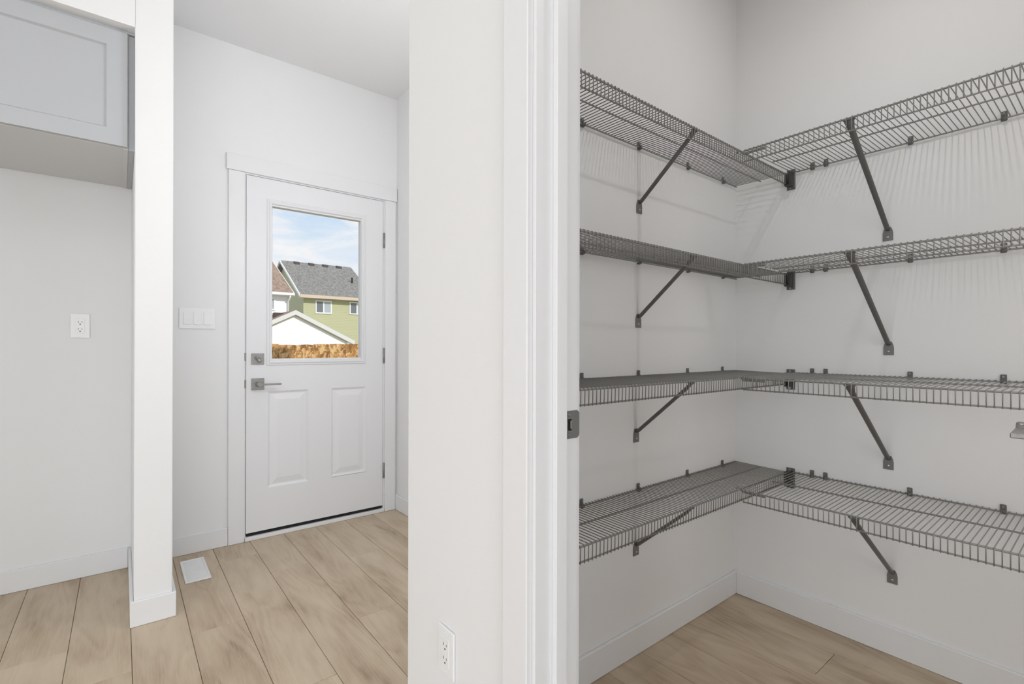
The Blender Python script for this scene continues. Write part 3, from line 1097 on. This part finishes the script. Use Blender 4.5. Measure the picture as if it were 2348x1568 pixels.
# green house
gl_ = (14.0, 45.6, GZ)
gh = empty('green_house', gl_)
tag(gh, 'two-storey sage green house with grey shingle roof, beyond the fence', 'house')
ox, oy, oz = gl_
EZ, RZ, EY, RY = 5.14, 8.56, 39.55, 45.6
sl = (RZ - EZ) / (RY - EY)
wz = EZ + sl * (40.0 - EY) - 0.25
w = MB()
w.prism([(40.0 - oy, 0), (51.2 - oy, 0), (51.2 - oy, wz - oz), (RY - oy, RZ - 0.28 - oz), (40.0 - oy, wz - oz)], 'x', 11.07 - ox, 16.5 - ox)
w.build('wall', 'siding_green', gh)
RX0, RX1 = 10.69, 16.87
quad_slab('roof', 'shingle_grey', gh, [(RX0, EY, EZ), (RX1, EY, EZ), (RX1, RY, RZ), (RX0, RY, RZ)], 0.12, gl_)
quad_slab('roof', 'shingle_grey', gh, [(RX1, 2 * RY - EY, EZ), (RX0, 2 * RY - EY, EZ), (RX0, RY, RZ), (RX1, RY, RZ)], 0.12, gl_)
MB().box(RX0 - ox, RX1 - ox, EY - 0.10 - oy, EY + 0.02 - oy, EZ - 0.26 - oz, EZ - 0.02 - oz).build('gutter', 'tan', gh)
MB().box(RX0 + 0.02 - ox, RX1 - 0.02 - ox, EY + 0.02 - oy, 40.0 - oy, EZ - 0.24 - oz, EZ - 0.20 - oz).build('soffit', 'ext_white', gh)
for ya, za, yb, zb in ((EY, EZ, RY, RZ), (RY, RZ, 2 * RY - EY, EZ)):
    quad_slab('barge_board', 'ext_white', gh, [(RX0 - 0.06, ya, za + 0.02), (RX0 + 0.02, ya, za + 0.02), (RX0 + 0.02, yb, zb + 0.02), (RX0 - 0.06, yb, zb + 0.02)], 0.20, gl_)
for X_ in (10.577, 11.653, 12.724, 13.815):
    k = 45.25 / 40.0
    xv = X_ * k
    yv = 45.25
    zv = EZ + sl * (yv - EY)
    MB().prism([(-0.22, -0.16), (0.22, -0.02), (0.22, 0.20), (-0.22, 0.08)], 'x', -0.21, 0.21).build('roof_vent', 'vent_dark', gh, (xv - ox, yv - oy, zv - oz))
k = 42.3 / 40.0
MB().lathe([(-0.2, 0.07), (0.36, 0.07), (0.37, 0.10), (0.45, 0.10)], (14.909 * k - ox, 42.3 - oy, EZ + sl * (42.3 - EY) - oz), (0, 0, 1), 10).build('vent_pipe', 'vent_dark', gh)
house_window(gh, gl_, 11.972, 13.242, 3.73, 4.775, 40.0)
house_window(gh, gl_, 14.69, 15.96, 3.77, 4.80, 40.0)

# white garage with its gable to the fence
al = (6.83, 28.5, GZ)
ga = empty('white_garage', al)
tag(ga, 'low white garage gable with brown shingles, standing behind the fence', 'garage')
ox, oy, oz = al
AX, AZ, Y0, Y1 = 6.827, 2.945, 25.6, 31.0
k = 25.6 / 26.0
AX, AZ = AX * k, 1.1 + (AZ - 1.1) * k
ex, ez = 9.838 * k, 1.1 + (1.438 - 1.1) * k
half = ex - AX
sl2 = (AZ - ez) / half
wxl, wxr = AX - half + 0.36, AX + half - 0.36
wz2 = AZ - sl2 * (half - 0.36) - 0.05
w = MB()
w.prism([(wxl - ox, 0), (wxr - ox, 0), (wxr - ox, wz2 - oz), (AX - ox, AZ - 0.07 - oz), (wxl - ox, wz2 - oz)], 'y', 25.75 - oy, Y1 - 0.3 - oy)
w.build('wall', 'siding_white', ga)
for s in (-1, 1):
    quad_slab('roof', 'shingle_brown', ga, [(AX, Y0, AZ), (AX, Y1, AZ), (AX + s * half, Y1, ez), (AX + s * half, Y0, ez)], 0.10, al)
    quad_slab('fascia', 'grey_fascia', ga, [(AX, Y0 - 0.05, AZ - 0.015), (AX, Y0 + 0.0, AZ - 0.015), (AX + s * half, Y0 + 0.0, ez - 0.015), (AX + s * half, Y0 - 0.05, ez - 0.015)], 0.22, al)
    quad_slab('soffit', 'ext_white', ga, [(AX, Y0 + 0.01, AZ - 0.21), (AX, 25.76, AZ - 0.21), (AX + s * half, 25.76, ez - 0.21), (AX + s * half, Y0 + 0.01, ez - 0.21)], 0.03, al)
    quad_slab('wall_trim', 'tan', ga, [(AX, 25.70, AZ - 0.23), (AX, 25.76, AZ - 0.23), (AX + s * (half - 0.36), 25.76, AZ - 0.23 - sl2 * (half - 0.36)), (AX + s * (half - 0.36), 25.70, AZ - 0.23 - sl2 * (half - 0.36))], 0.05, al)
xv, yv = 6.02 * 27.0 / 26.0, 27.0
zv = AZ - sl2 * (AX - xv)
MB().box(-0.22, 0.22, -0.22, 0.22, -0.1, 0.14, 0.02).build('roof_vent', 'vent_dark', ga, (xv - ox, yv - oy, zv - oz))

# white house at the left edge of the view
wl = (3.5, 37.0, GZ)
wh = empty('white_house', wl)
tag(wh, 'white house with brown roof, half hidden by the left edge of the door window', 'house')
ox, oy, oz = wl
EZ3, EY3 = 4.36, 31.6
sl3 = 0.49
RY3 = 37.4
RZ3 = EZ3 + sl3 * (RY3 - EY3)
w = MB()
w.prism([(32.0 - oy, 0), (42.8 - oy, 0), (42.8 - oy, EZ3 + 0.04 - oz), (RY3 - oy, RZ3 - 0.2 - oz), (32.0 - oy, EZ3 + 0.04 - oz)], 'x', -1.5 - ox, 7.93 - ox)
w.build('wall', 'siding_white', wh)
quad_slab('roof', 'shingle_brown', wh, [(-1.9, EY3, EZ3), (8.20, EY3, EZ3), (8.20, RY3, RZ3), (-1.9, RY3, RZ3)], 0.12, wl)
quad_slab('roof', 'shingle_brown', wh, [(-1.9, 2 * RY3 - EY3, EZ3), (8.20, 2 * RY3 - EY3, EZ3), (8.20, RY3, RZ3), (-1.9, RY3, RZ3)], 0.12, wl)
MB().box(-1.9 - ox, 8.22 - ox, EY3 - 0.11 - oy, EY3 + 0.02 - oy, EZ3 - 0.16 - oz, EZ3 - 0.01 - oz).build('gutter', 'ext_white', wh)
MB().box(-1.9 - ox, 8.18 - ox, EY3 - oy, 32.0 - oy, EZ3 - 0.18 - oz, EZ3 - 0.14 - oz).build('soffit', 'ext_white', wh)
quad_slab('barge_board', 'ext_white', wh, [(8.18, EY3, EZ3 - 0.01), (8.24, EY3, EZ3 - 0.01), (8.24, RY3, RZ3 - 0.01), (8.18, RY3, RZ3 - 0.01)], 0.18, wl)
MB().tube([(7.98 - ox, EY3 - 0.04 - oy, EZ3 - 0.15 - oz), (7.98 - ox, EY3 - 0.02 - oy, EZ3 - 0.28 - oz), (7.95 - ox, 31.92 - oy, EZ3 - 0.50 - oz), (7.95 - ox, 31.92 - oy, 0.1)], 0.05, 8).build('downspout', 'ext_white', wh)
house_window(wh, wl, 6.10, 7.245, 3.27, 4.02, 32.0)
